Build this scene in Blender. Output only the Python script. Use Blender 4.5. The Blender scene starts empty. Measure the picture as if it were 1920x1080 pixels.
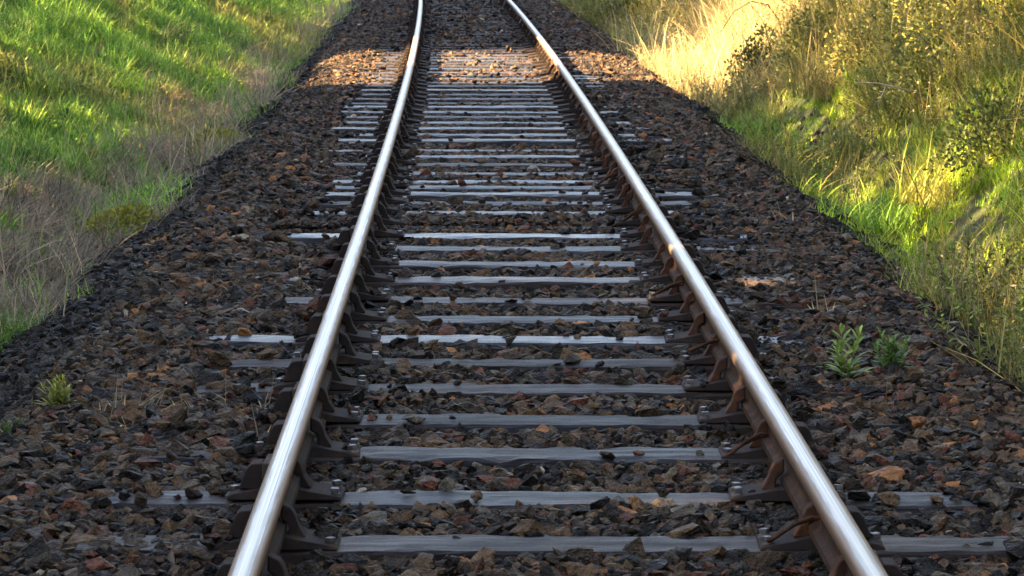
import bpy, bmesh, math, random
import numpy as np
from mathutils import Vector, Matrix

random.seed(11)
rng = np.random.default_rng(11)
R = math.radians
C = bpy.context.scene.collection
S = bpy.context.scene

# ------------------------------------------------------------------ camera, sky, sun, exposure
EYE = 1.574                                   # eye height above the rail heads (z = 0)
FPX, VH = 6200.0, -176.0                      # focal length and horizon row, in 1920-wide pixels
PITCH = math.atan((540 - VH) / FPX)
cam_d = bpy.data.cameras.new('camera')
cam = bpy.data.objects.new('camera', cam_d); C.objects.link(cam)
cam.location = (0, 0, EYE)
cam.rotation_euler = (math.pi / 2 - PITCH, 0, 0)
cam_d.sensor_width = 36; cam_d.lens = FPX / 1920 * 36
cam_d.clip_start = 0.5; cam_d.clip_end = 2000
cam_d.dof.use_dof = True; cam_d.dof.focus_distance = 14.0; cam_d.dof.aperture_fstop = 18
S.camera = cam

SUN_EL, SUN_AZ = 33.0, 7.0                    # elevation; light travels to +x and a little to +y
Ldir = Vector((math.cos(R(SUN_EL)) * math.cos(R(SUN_AZ)), math.cos(R(SUN_EL)) * math.sin(R(SUN_AZ)), -math.sin(R(SUN_EL))))
W = bpy.data.worlds.new('World'); S.world = W; W.use_nodes = True
nt = W.node_tree; nt.nodes.clear()
sky = nt.nodes.new('ShaderNodeTexSky'); sky.sky_type = 'NISHITA'; sky.sun_disc = False
sky.sun_elevation = R(SUN_EL); sky.sun_rotation = R(270 - SUN_AZ)
sky.air_density = 0.8; sky.dust_density = 1.5; sky.ozone_density = 0.5
bg = nt.nodes.new('ShaderNodeBackground'); bg.inputs[1].default_value = 0.05
wo = nt.nodes.new('ShaderNodeOutputWorld')
hs = nt.nodes.new('ShaderNodeHueSaturation'); hs.inputs['Saturation'].default_value = 0.74    # a hazy, milky sky
nt.links.new(sky.outputs[0], hs.inputs['Color']); nt.links.new(hs.outputs[0], bg.inputs[0]); nt.links.new(bg.outputs[0], wo.inputs[0])
sun_d = bpy.data.lights.new('sun', 'SUN'); sun_d.energy = 5.0; sun_d.angle = R(0.5); sun_d.color = (1.0, 0.70, 0.37)
sun = bpy.data.objects.new('sun', sun_d); C.objects.link(sun)
sun.rotation_mode = 'QUATERNION'; sun.rotation_quaternion = Ldir.to_track_quat('-Z', 'Y')
S.view_settings.view_transform = 'Standard'; S.view_settings.look = 'None'
S.view_settings.exposure = 4.25; S.view_settings.gamma = 1.0
S.cycles.max_bounces = 6; S.cycles.diffuse_bounces = 3; S.cycles.glossy_bounces = 3
S.cycles.transmission_bounces = 3; S.cycles.transparent_max_bounces = 4
S.cycles.use_denoising = True
S.cycles.caustics_reflective = False; S.cycles.caustics_refractive = False

# ------------------------------------------------------------------ helpers
def xc(y):                                    # centre line of the track, a very wide curve
    return 0.181 - 0.00797 * y - 0.000167 * y * y * np.where(np.asarray(y) > 0, 1, 0)
def heading(y): return -0.00797 - 0.000334 * max(y, 0)

def at(u, v, z):                              # pixel of the 1920 x 1080 frame and a height -> point of the place
    r = Vector(((u - 960) / FPX, -(v - 540) / FPX, -1.0))
    d = cam.rotation_euler.to_matrix() @ r
    t = (z - EYE) / d.z
    return Vector((d.x * t, d.y * t, z))

def _hash(ix, iy, s):
    h = (ix.astype(np.int64) * 374761393 + iy.astype(np.int64) * 668265263 + s * 974634777) & 0xffffffff
    h = ((h ^ (h >> 13)) * 1274126177) & 0xffffffff
    return ((h ^ (h >> 16)) & 0xffff) / 65535.0
def vnoise(x, y, s=0):                        # smooth value noise, 0..1
    x = np.asarray(x, float); y = np.asarray(y, float)
    ix, iy = np.floor(x), np.floor(y); fx, fy = x - ix, y - iy
    fx = fx * fx * (3 - 2 * fx); fy = fy * fy * (3 - 2 * fy)
    a = _hash(ix, iy, s); b = _hash(ix + 1, iy, s); c = _hash(ix, iy + 1, s); d = _hash(ix + 1, iy + 1, s)
    return (a * (1 - fx) + b * fx) * (1 - fy) + (c * (1 - fx) + d * fx) * fy
def fbm(x, y, s=0, n=3):
    t = 0; a = 0.5; w = 0
    for k in range(n):
        t = t + a * vnoise(x * 2 ** k, y * 2 ** k, s + k); w += a; a *= 0.55
    return t / w

def tag(o, label=None, cat=None, group=None, kind=None):
    if label: o['label'] = label
    if cat: o['category'] = cat
    if group: o['group'] = group
    if kind: o['kind'] = kind
    return o

def link_mesh(name, me, mats, parent=None):
    o = bpy.data.objects.new(name, me); C.objects.link(o)
    for m in (mats if isinstance(mats, (list, tuple)) else [mats]): me.materials.append(m)
    if parent: o.parent = parent
    return o
def mesh_np(name, V, F, var=None, smooth=False):   # F: (n,4) or (n,3) array
    V = np.asarray(V, np.float32); F = np.asarray(F, np.int32)
    me = bpy.data.meshes.new(name)
    n, k = F.shape
    me.vertices.add(len(V)); me.vertices.foreach_set('co', V.ravel())
    me.loops.add(n * k); me.loops.foreach_set('vertex_index', F.ravel())
    me.polygons.add(n); me.polygons.foreach_set('loop_start', np.arange(0, n * k, k, dtype=np.int32))
    me.polygons.foreach_set('loop_total', np.full(n, k, np.int32))
    if smooth: me.polygons.foreach_set('use_smooth', np.ones(n, bool))
    me.update(calc_edges=True); me.validate()
    if var is not None:
        a = me.attributes.new('var', 'FLOAT', 'POINT'); a.data.foreach_set('value', np.asarray(var, np.float32))
    return me
def bm_mesh(name, bm):
    bmesh.ops.recalc_face_normals(bm, faces=bm.faces)
    me = bpy.data.meshes.new(name); bm.to_mesh(me); bm.free(); return me
def add_box(bm, x0, x1, y0, y1, z0, z1, bevel=0.0, top=1.0):
    r = bmesh.ops.create_cube(bm, size=1.0)
    vs = r['verts']
    for v in vs:
        k = top if v.co.z > 0 else 1.0
        v.co = Vector(((x0 + x1) / 2 + v.co.x * (x1 - x0) * k, (y0 + y1) / 2 + v.co.y * (y1 - y0) * k, z0 if v.co.z < 0 else z1))
    if bevel:
        es = [e for e in bm.edges if e.verts[0] in vs and e.verts[1] in vs]
        bmesh.ops.bevel(bm, geom=es, offset=bevel, segments=2, affect='EDGES', profile=0.6)
def add_prism(bm, prof, y0, y1, y0t=None, y1t=None):  # prof in (x, z), extruded along y
    zs = [p[1] for p in prof]; zl, zh = min(zs), max(zs)
    y0t = y0 if y0t is None else y0t; y1t = y1 if y1t is None else y1t
    A = []; B = []
    for x, z in prof:
        k = (z - zl) / (zh - zl)
        A.append(bm.verts.new((x, y0 + (y0t - y0) * k, z))); B.append(bm.verts.new((x, y1 + (y1t - y1) * k, z)))
    bm.faces.new(A); bm.faces.new(B[::-1])
    n = len(prof)
    for i in range(n): bm.faces.new((A[i], B[i], B[(i + 1) % n], A[(i + 1) % n]))
def add_tube(bm, pts, rad, sides=6):
    rings = []
    pts = [Vector(p) for p in pts]
    for i, p in enumerate(pts):
        t = (pts[min(i + 1, len(pts) - 1)] - pts[max(i - 1, 0)]).normalized()
        u = t.cross(Vector((0.31, 0.2, 0.93)))
        if u.length < 1e-3: u = t.cross(Vector((1, 0, 0)))
        u.normalize(); w = t.cross(u)
        r = rad[i] if isinstance(rad, (list, tuple)) else rad
        rings.append([bm.verts.new(p + (u * math.cos(2 * math.pi * k / sides) + w * math.sin(2 * math.pi * k / sides)) * r) for k in range(sides)])
    for a, b in zip(rings, rings[1:]):
        for k in range(sides): bm.faces.new((a[k], a[(k + 1) % sides], b[(k + 1) % sides], b[k]))
    bm.faces.new(rings[0][::-1]); bm.faces.new(rings[-1])

# ------------------------------------------------------------------ materials
class N:
    def __init__(s, name):
        s.m = bpy.data.materials.new(name); s.m.use_nodes = True; s.t = s.m.node_tree
        s.t.nodes.clear(); s.out = s.t.nodes.new('ShaderNodeOutputMaterial')
    def n(s, typ, **kw):
        nd = s.t.nodes.new(typ)
        for k, v in kw.items():
            if k.startswith('i_'):
                key = k[2:]; key = int(key) if key.isdigit() else key.replace('_', ' ')
                if hasattr(v, 'is_output'): s.t.links.new(v, nd.inputs[key])
                else: nd.inputs[key].default_value = v
            else: setattr(nd, k, v)
        return nd
    def ramp(s, fac, stops, interp='LINEAR'):
        nd = s.t.nodes.new('ShaderNodeValToRGB'); s.t.links.new(fac, nd.inputs[0]); e = nd.color_ramp.elements
        nd.color_ramp.interpolation = interp
        while len(e) > 1: e.remove(e[-1])
        e[0].position, e[0].color = stops[0][0], (*stops[0][1], 1)
        for p, c in stops[1:]:
            q = e.new(p); q.color = (*c, 1)
        return nd.outputs[0]
    def mix(s, fac, a, b, mode='MIX'):
        nd = s.t.nodes.new('ShaderNodeMix'); nd.data_type = 'RGBA'; nd.blend_type = mode
        for i, v in ((0, fac), (6, a), (7, b)):
            if hasattr(v, 'is_output'): s.t.links.new(v, nd.inputs[i])
            else: nd.inputs[i].default_value = (*v, 1) if isinstance(v, tuple) else v
        return nd.outputs[2]
    def math(s, op, a, b=0.0, c=0.0):
        nd = s.t.nodes.new('ShaderNodeMath'); nd.operation = op
        for i, v in enumerate((a, b, c)):
            if hasattr(v, 'is_output'): s.t.links.new(v, nd.inputs[i])
            else: nd.inputs[i].default_value = v
        return nd.outputs[0]
    def noise(s, vec, scale, detail=3, rough=0.6):
        nd = s.n('ShaderNodeTexNoise'); s.t.links.new(vec, nd.inputs['Vector'])
        nd.inputs['Scale'].default_value = scale; nd.inputs['Detail'].default_value = detail; nd.inputs['Roughness'].default_value = rough
        return nd.outputs[0]
    def scaled(s, vec, sc):
        nd = s.n('ShaderNodeMapping'); s.t.links.new(vec, nd.inputs[0]); nd.inputs['Scale'].default_value = sc; return nd.outputs[0]
    def bump(s, h, strength, dist):
        nd = s.n('ShaderNodeBump'); s.t.links.new(h, nd.inputs['Height']); nd.inputs['Strength'].default_value = strength; nd.inputs['Distance'].default_value = dist
        return nd.outputs[0]
    def bsdf(s, col, rough=0.7, metal=0.0, spec=0.5, normal=None):
        nd = s.n('ShaderNodeBsdfPrincipled')
        for key, v in (('Base Color', col), ('Roughness', rough), ('Metallic', metal), ('Specular IOR Level', spec)):
            if hasattr(v, 'is_output'): s.t.links.new(v, nd.inputs[key])
            else: nd.inputs[key].default_value = (*v, 1) if isinstance(v, tuple) else v
        if normal is not None: s.t.links.new(normal, nd.inputs['Normal'])
        s.t.links.new(nd.outputs[0], s.out.inputs[0]); return nd

def pos(k): return k.n('ShaderNodeNewGeometry').outputs['Position']
def obc(k): return k.n('ShaderNodeTexCoord').outputs['Object']
def attr(k, name, typ='GEOMETRY'):
    a = k.n('ShaderNodeAttribute'); a.attribute_name = name; a.attribute_type = typ; return a

k = N('soil'); p = pos(k)
f = k.noise(p, 3.0, 6, 0.65); g = k.noise(p, 22, 5, 0.7)
col = k.mix(k.ramp(g, [(0.45, (0,) * 3), (0.65, (1,) * 3)]), k.ramp(f, [(0.3, (0.045, 0.04, 0.02)), (0.5, (0.07, 0.085, 0.028)), (0.7, (0.09, 0.13, 0.03))]), (0.03, 0.026, 0.018))
k.bsdf(col, 0.95, 0, 0.2, k.bump(g, 1.0, 0.05)); M_soil = k.m

k = N('ballast_dirt'); p = pos(k)
v = k.n('ShaderNodeTexVoronoi'); k.t.links.new(p, v.inputs['Vector']); v.inputs['Scale'].default_value = 34
g = k.noise(p, 60, 4, 0.7)
col = k.mix(g, (0.006, 0.0045, 0.003), (0.022, 0.015, 0.009))
k.bsdf(col, 0.9, 0, 0.25, k.bump(v.outputs['Distance'], 1.0, 0.03)); M_dirt = k.m

k = N('ballast_stone'); a = attr(k, 'col', 'INSTANCER'); o = obc(k)
g = k.noise(o, 1.7, 4, 0.7); g2 = k.noise(pos(k), 160, 3, 0.7)
col = k.mix(1.0, a.outputs['Color'], k.ramp(g, [(0.25, (0.4, 0.38, 0.36)), (0.5, (1, 1, 1)), (0.75, (2.0, 1.9, 1.75))]), 'MULTIPLY')
rg = k.ramp(g2, [(0.3, (0.45,) * 3), (0.7, (0.85,) * 3)])
k.bsdf(col, rg, 0, 0.16, k.bump(g, 0.6, 0.25)); M_stone = k.m

k = N('weathered_timber'); o = obc(k); oi = k.n('ShaderNodeObjectInfo')
ofs = k.n('ShaderNodeVectorMath', operation='ADD'); k.t.links.new(o, ofs.inputs[0])
cmb = k.n('ShaderNodeCombineXYZ'); k.t.links.new(k.math('MULTIPLY', oi.outputs['Random'], 37.0), cmb.inputs[0]); k.t.links.new(k.math('MULTIPLY', oi.outputs['Random'], 11.0), cmb.inputs[2])
k.t.links.new(cmb.outputs[0], ofs.inputs[1]); ov = ofs.outputs[0]
gr = k.noise(k.scaled(ov, (1.7, 19, 20)), 1.0, 7, 0.82)
ck = k.noise(k.scaled(ov, (1.0, 13, 8)), 1.0, 5, 0.65)
bl = k.noise(ov, 3.0, 4, 0.6)
col = k.ramp(gr, [(0.30, (0.005, 0.0047, 0.0045)), (0.48, (0.014, 0.0135, 0.0145)), (0.60, (0.036, 0.036, 0.042)), (0.72, (0.078, 0.080, 0.092))])
col = k.mix(k.ramp(bl, [(0.52, (0, 0, 0)), (0.72, (0.8,) * 3)]), col, (0.05, 0.033, 0.024))
col = k.mix(k.ramp(ck, [(0.41, (1,) * 3), (0.45, (0,) * 3)]), col, (0.008, 0.007, 0.007))
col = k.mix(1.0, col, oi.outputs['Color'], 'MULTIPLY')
sx = k.n('ShaderNodeSeparateXYZ'); k.t.links.new(o, sx.inputs[0]); ax = k.math('ABSOLUTE', k.math('SUBTRACT', k.math('ABSOLUTE', sx.outputs[0]), 0.7525))
st_ = k.math('SUBTRACT', k.math('ADD', ax, k.math('MULTIPLY', bl, 0.3)), 0.15)
col = k.mix(k.ramp(st_, [(0.16, (0.8,) * 3), (0.34, (0,) * 3)]), col, (0.022, 0.013, 0.009))
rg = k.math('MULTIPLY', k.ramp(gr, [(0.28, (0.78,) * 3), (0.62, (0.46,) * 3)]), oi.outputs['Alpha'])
k.bsdf(col, rg, 0, 0.24, k.bump(gr, 1.0, 0.014)); M_wood = k.m

def rust(name, cols, rough=0.85, spec=0.18):
    k = N(name); p = pos(k)
    f = k.noise(p, 14, 5, 0.7); g = k.noise(p, 90, 4, 0.7)
    k.bsdf(k.ramp(f, [(0.3, cols[0]), (0.55, cols[1]), (0.75, cols[2])]), rough, 0.0, spec, k.bump(g, 0.5, 0.004)); return k.m
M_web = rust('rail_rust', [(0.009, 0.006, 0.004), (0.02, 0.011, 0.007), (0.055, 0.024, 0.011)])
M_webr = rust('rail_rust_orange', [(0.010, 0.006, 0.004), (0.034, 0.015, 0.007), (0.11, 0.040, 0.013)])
M_chair = rust('cast_iron_rust', [(.008, .006, .005), (.018, .011, .008), (.05, .024, .012)])
M_jaw = rust('orange_rust', [(.014, .008, .005), (.05, .020, .009), (.15, .055, .017)])
M_key = rust('old_key', [(0.02, 0.016, 0.014), (0.05, 0.036, 0.028), (0.09, 0.06, 0.04)])
M_screw = rust('worn_screw', [(.03, .027, .025), (.06, .05, .045), (.16, .14, .125)], 0.45, 0.35)

k = N('polished_steel'); o = obc(k)
cr = attr(k, 'cross').outputs['Fac']           # metres across the head
v3 = k.n('ShaderNodeCombineXYZ'); k.t.links.new(cr, v3.inputs[0]); sp = k.n('ShaderNodeSeparateXYZ'); k.t.links.new(o, sp.inputs[0]); k.t.links.new(sp.outputs[1], v3.inputs[1])
st = k.noise(k.scaled(v3.outputs[0], (260, 0.35, 1)), 1.0, 3, 0.6)
sc = k.noise(k.scaled(v3.outputs[0], (90, 3.0, 1)), 1.0, 4, 0.7)
col = k.ramp(st, [(0.28, (0.15, 0.127, 0.10)), (0.62, (0.42, 0.37, 0.305))])
mid = k.ramp(k.math('ADD', k.math('ABSOLUTE', k.math('ADD', cr, 0.002)), k.math('MULTIPLY', k.math('SUBTRACT', sc, 0.5), 0.012)), [(0.007, (1,) * 3), (0.015, (0.55,) * 3)])
col = k.mix(1.0, col, mid, 'MULTIPLY')
edge = k.ramp(k.math('ADD', k.math('ABSOLUTE', cr), k.math('MULTIPLY', k.math('SUBTRACT', sc, 0.5), 0.028)), [(0.016, (0,) * 3), (0.028, (1,) * 3)])
col = k.mix(edge, col, (0.15, 0.095, 0.06))
rg = k.mix(edge, k.ramp(st, [(0.3, (0.46,) * 3), (0.7, (0.30,) * 3)]), (0.62, 0.62, 0.62))
mt = k.math('SUBTRACT', 1.0, k.math('MULTIPLY', edge, 0.7))
k.bsdf(col, rg, mt, 0.5, k.bump(st, 0.12, 0.002)); M_steel = k.m

def leafmat(name, inst=True, col=(0.1, 0.16, 0.03), trans=0.42, spread=0.65, rough=0.6):
    k = N(name); var = attr(k, 'var').outputs['Fac']
    base = attr(k, 'col', 'INSTANCER').outputs['Color'] if inst else col
    mul = k.ramp(var, [(0.0, (1 - spread, 1 - spread, 1 - spread * 0.9)), (0.5, (1, 1, 1)), (1.0, (1 + spread * 1.3, 1 + spread * 0.95, 1 + spread * 0.5))])
    c = k.mix(1.0, base, mul, 'MULTIPLY')
    d = k.n('ShaderNodeBsdfPrincipled'); k.t.links.new(c, d.inputs['Base Color']); d.inputs['Roughness'].default_value = rough; d.inputs['Specular IOR Level'].default_value = 0.3
    t = k.n('ShaderNodeBsdfTranslucent'); k.t.links.new(c, t.inputs[0])
    x = k.n('ShaderNodeMixShader'); x.inputs[0].default_value = trans
    k.t.links.new(d.outputs[0], x.inputs[1]); k.t.links.new(t.outputs[0], x.inputs[2]); k.t.links.new(x.outputs[0], k.out.inputs[0])
    return k.m
M_blade = leafmat('grass_blade')
def bark(name, a, b):
    k = N(name); p = pos(k); f = k.noise(k.scaled(p, (9, 9, 3)), 1.0, 5, 0.7)
    k.bsdf(k.ramp(f, [(0.3, a), (0.7, b)]), 0.85, 0, 0.3, k.bump(f, 0.6, 0.02)); return k.m
M_bark = bark('bark', (0.05, 0.04, 0.03), (0.16, 0.13, 0.10))
M_twig = bark('dry_twig', (0.18, 0.14, 0.10), (0.40, 0.34, 0.26))
M_bramble = bark('bramble_stem', (0.07, 0.05, 0.03), (0.16, 0.11, 0.06))
M_stalk = bark('green_stalk', (0.06, 0.09, 0.02), (0.12, 0.15, 0.04))

# ------------------------------------------------------------------ ground: one sheet, cutting with two banks
def ground_z(x, y):
    x = np.asarray(x, float); y = np.asarray(y, float)
    xr = x - xc(y)
    a = np.abs(xr)
    bed = np.interp(a, [0, 1.35, 1.7, 2.4, 2.8], [-.26, -.25, -.28, -.60, -.62])
    lf = np.interp(a, [2.8, 3.6, 11.5, 16, 120], [0, .34, 4.1, 4.6, 5.2])
    rt = np.interp(a, [2.45, 2.75, 4.0, 9.5, 14, 120], [0, .32, 1.75, 5.6, 6.2, 6.6])
    up = np.clip((a - 2.6) / 1.2, 0, 1)
    lump = (fbm(x * .8, y * .55, 5) - .5) * .5 + (fbm(x * 2.6, y * 2.2, 9) - .5) * .34
    far = np.clip((a - 12) / 10, 0, 1) * (fbm(x * .05, y * .05, 21) - .5) * 2.0
    return bed + np.where(xr < 0, lf, rt) + lump * up * 0.8 + far

def ticks(a, b, fine, lo, hi, grow=1.25):
    m = list(np.arange(lo, hi + 1e-6, fine)); s = fine; v = hi
    while v < b: s *= grow; v += s; m.append(min(v, b))
    s = fine; v = lo
    while v > a: s *= grow; v -= s; m.insert(0, max(v, a))
    return np.array(m)
gx = ticks(-500, 500, .16, -7, 7); gy = ticks(-60, 900, .3, 4, 66)
GX, GY = np.meshgrid(gx, gy)
V = np.c_[GX.ravel(), GY.ravel(), ground_z(GX.ravel(), GY.ravel())]
nx = len(gx); i = (np.arange(len(gy) - 1)[:, None] * nx + np.arange(nx - 1)[None]).ravel()
ground = link_mesh('ground', mesh_np('ground', V, np.c_[i, i + 1, i + 1 + nx, i + nx], smooth=True), M_soil); tag(ground, kind='structure')
# dirt bed of the track, a sheet a little above the ground
by = np.arange(2, 140, .4); bx = np.linspace(-2.42, 2.42, 33)
BX, BY = np.meshgrid(bx, by); X = BX + xc(BY)
Z = np.interp(np.abs(BX), [0, 1.35, 1.7, 2.3, 2.42], [-.245, -.232, -.245, -.53, -.64]) + (fbm(X * 4, BY * 4, 3) - .5) * .03
nx = len(bx); i = (np.arange(len(by) - 1)[:, None] * nx + np.arange(nx - 1)[None]).ravel()
bed = link_mesh('track_bed', mesh_np('track_bed', np.c_[X.ravel(), BY.ravel(), Z.ravel()], np.c_[i, i + 1, i + 1 + nx, i + nx], smooth=True), M_dirt); tag(bed, kind='structure')

# ------------------------------------------------------------------ rails
HALF = 0.7525
PROF = [(-.0345, -.034), (-.035, -.014), (-.033, -.007), (-.028, -.0030), (-.019, -.0008), (-.0095, -.0001), (0, 0), (.0095, -.0001), (.019, -.0008), (.028, -.0030), (.033, -.007), (.035, -.014), (.0345, -.034),
        (.012, -.047), (.0095, -.055), (.0095, -.100), (.014, -.110), (.032, -.120), (.033, -.140), (.028, -.145), (-.028, -.145), (-.033, -.140), (-.032, -.120), (-.014, -.110), (-.0095, -.100), (-.0095, -.055), (-.012, -.047)]
def make_rail(side, label):
    ys = np.arange(0, 140, .75); P = np.array(PROF); n = len(P)
    V = []
    for y in ys:
        h = heading(y); cx = float(xc(y)) + side * HALF * math.cos(h)
        V.append(np.c_[cx + P[:, 0], np.full(n, y), P[:, 1]])
    V = np.concatenate(V); F = []
    for a in range(len(ys) - 1):
        for j in range(n): F.append((a * n + j, a * n + (j + 1) % n, (a + 1) * n + (j + 1) % n, (a + 1) * n + j))
    me = mesh_np('rail', V, F)
    at_ = me.attributes.new('cross', 'FLOAT', 'POINT'); at_.data.foreach_set('value', np.tile(P[:, 0], len(ys)).astype(np.float32))
    idx = np.array([0 if (j < 12) else 1 for _ in range(len(ys) - 1) for j in range(n)], np.int32)
    smo = np.array([j < 12 for _ in range(len(ys) - 1) for j in range(n)])
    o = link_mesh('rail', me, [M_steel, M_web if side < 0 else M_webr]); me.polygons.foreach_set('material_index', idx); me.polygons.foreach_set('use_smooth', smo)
    bm = bmesh.new(); bm.from_mesh(me); bmesh.ops.recalc_face_normals(bm, faces=bm.faces); bm.to_mesh(me); bm.free()
    tag(o, label, 'rail', 'rails of the railway track'); return o
make_rail(-1, 'polished steel rail with dark shaded web, on the side of the green grass bank')
make_rail(1, 'polished steel rail with rusty orange inner flank, on the side of the tangled scrub bank')

# ------------------------------------------------------------------ sleepers with their chairs
ZS = -.180                                    # top of the sleepers
SL = [9.01, 9.77, 10.53, 11.26, 12.02, 12.71, 13.35, 14.06, 14.77, 15.51, 16.21, 16.95, 17.65, 18.32, 19.05, 19.65, 20.23, 20.78, 21.33, 21.92, 22.64, 23.35, 24.08, 24.89, 25.6, 26.26, 27.0, 27.68, 28.41, 29.1, 29.75, 30.4, 31.06, 31.8]
LOW = {13: .03, 14: .002, 18: .02, 19: .012, 22: .02}   # sunk into the ballast
y = SL[-1]
while y < 66: y += .685 + random.uniform(-.05, .05); SL.append(y)
FRONT = [8.27, 7.52, 6.78, 6.05]
def sleeper_mesh(seed):
    r = random.Random(seed)
    bm = bmesh.new(); nx_ = 40
    prof = [(-.118, -.12), (-.118, -.012), (-.112, -.003), (-.06, 0), (0, 0), (.06, 0), (.112, -.003), (.118, -.012), (.118, -.12)]
    rows = []
    for a in range(nx_ + 1):
        x = -1.3 + 2.6 * a / nx_; w = []
        for yy, zz in prof:
            dy = r.uniform(-.004, .004) if abs(yy) > .1 else 0
            dz = r.uniform(-.003, .003) + (.002 * math.sin(a * .35 + seed + yy * 9) if zz > -.05 else 0)
            if r.random() < .05 and zz > -.02 and abs(yy) > .1: dz -= r.uniform(.006, .018)
            w.append(bm.verts.new((x + (r.uniform(-.012, .012) if a in (0, nx_) else 0), yy + dy, zz + dz)))
        rows.append(w)
    n = len(prof)
    for A, B in zip(rows, rows[1:]):
        for j in range(n - 1): bm.faces.new((A[j], A[j + 1], B[j + 1], B[j]))
        bm.faces.new((A[n - 1], A[0], B[0], B[n - 1]))
    bm.faces.new(rows[0]); bm.faces.new(rows[-1][::-1])
    return bm_mesh('sleeper', bm)
slm = [sleeper_mesh(s) for s in range(5)]
for m in slm: m.materials.append(M_wood)

bm = bmesh.new()                              # chair of the rail: base, seat, two jaws
add_prism(bm, [(-.175, 0.001), (-.175, .008), (-.160, .013), (-.075, .026), (-.036, .035), (.036, .035), (.06, .032), (.15, .018), (.168, .010), (.168, .001)], -.10, .10, -.088, .088)
add_prism(bm, [(-.080, .026), (-.058, .060), (-.050, .088), (-.040, .105), (-.013, .118), (-.012, .078), (-.037, .062), (-.037, .026)], -.038, .038, -.023, .023)
add_prism(bm, [(.135, .026), (.112, .085), (.098, .100), (.066, .102), (.058, .026)], -.055, .055, -.048, .048)
bmesh.ops.bevel(bm, geom=bm.edges[:], offset=.003, segments=1, affect='EDGES')
chair_me = bm_mesh('rail_chair', bm); chair_me.materials.append(M_chair)
bm = bmesh.new()
add_prism(bm, [(-.080, .026), (-.058, .060), (-.050, .088), (-.040, .105), (-.013, .118), (-.012, .078), (-.037, .062), (-.037, .026)], -.042, .042, -.026, .026)
bmesh.ops.translate(bm, verts=bm.verts, vec=(-.0025, 0, .0015))
bmesh.ops.bevel(bm, geom=bm.edges[:], offset=.003, segments=1, affect='EDGES')
jaw_me = bm_mesh('jaw', bm); jaw_dark = jaw_me.copy(); jaw_me.materials.append(M_jaw); jaw_dark.materials.append(M_chair)
bm = bmesh.new(); add_box(bm, .013, .060, -.10, .085, .062, .112, .006)
key_me = bm_mesh('rail_key', bm); key_me.materials.append(M_key)
bm = bmesh.new()
bmesh.ops.create_cone(bm, cap_ends=True, segments=12, radius1=.019, radius2=.016, depth=.010, matrix=Matrix.Translation((0, 0, .005)))
add_box(bm, -.012, .012, -.012, .012, .010, .026, .003)
screw_me = bm_mesh('coach_screw', bm); screw_me.materials.append(M_screw)
bm = bmesh.new()                              # bent spring clip, a loop of round bar
pts = [(-.014, .085, .10), (-.04, .085, .105), (-.09, .088, .085), (-.145, .092, .05), (-.165, .10, .040), (-.165, .112, .040), (-.145, .118, .048), (-.095, .118, .075), (-.05, .116, .09), (-.014, .114, .092)]
add_tube(bm, pts, .006, 6); clip_me = bm_mesh('spring_clip', bm); clip_me.materials.append(M_jaw)
for m in (clip_me,): m.polygons.foreach_set('use_smooth', [True] * len(m.polygons))

def child(name, me, parent, loc=(0, 0, 0), rz=0):
    o = bpy.data.objects.new(name, me); C.objects.link(o); o.parent = parent; o.location = loc; o.rotation_euler = (0, 0, rz); return o
proto = bpy.data.objects.new('sleeper', slm[0]); C.objects.link(proto)
for side in (1, -1):
    c = child('rail_chair', chair_me, proto, (side * HALF, 0, 0), 0 if side > 0 else math.pi)
    child('jaw', jaw_me if side > 0 else jaw_dark, c); child('rail_key', key_me, c)
    for sx, sy in ((-.152, -.055), (-.152, .055), (.150, 0)): child('coach_screw', screw_me, c, (sx, sy, .012))
    if False: child('spring_clip', clip_me, c, (0, -.19, -.012))
def copy_tree(o, parent=None, depth=0, maxd=9):
    c = o.copy(); C.objects.link(c)
    if parent: c.parent = parent
    if depth < maxd:
        for ch in list(o.children): copy_tree(ch, c, depth + 1, maxd)
    return c
ORD = 'first second third fourth fifth sixth seventh eighth ninth tenth eleventh twelfth thirteenth fourteenth fifteenth sixteenth seventeenth eighteenth nineteenth twentieth twenty-first twenty-second twenty-third twenty-fourth twenty-fifth twenty-sixth twenty-seventh twenty-eighth twenty-ninth thirtieth thirty-first thirty-second thirty-third thirty-fourth thirty-fifth thirty-sixth thirty-seventh thirty-eighth thirty-ninth fortieth'.split()
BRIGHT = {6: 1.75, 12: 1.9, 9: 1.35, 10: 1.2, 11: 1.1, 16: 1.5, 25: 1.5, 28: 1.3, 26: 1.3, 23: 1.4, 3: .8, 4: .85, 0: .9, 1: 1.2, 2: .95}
WARM = {0, 4, 8}
SUN0, SUN1 = 33.2, 40.6
LOOK = {0: 'wide brownish grey wooden sleeper, the lowest one in the photo', 1: 'blue-grey wooden sleeper just above the lowest one, both ends partly bare', 2: 'blue-grey wooden sleeper third from the lower edge, ends buried',
        3: 'dull grey wooden sleeper fourth from the lower edge', 4: 'narrow brownish grey wooden sleeper, fifth from the lower edge', 5: 'dull grey wooden sleeper just below the bright pale seventh one',
        6: 'bright pale wooden sleeper, seventh from the lower edge', 8: 'brownish grey sleeper with an orange rusty chair at one end', 12: 'brightest thin sleeper, its bare end reaching toward the grass bank'}
sleepers = []
nsun = [i for i, yy in enumerate(SL) if SUN0 < yy < SUN1]
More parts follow.
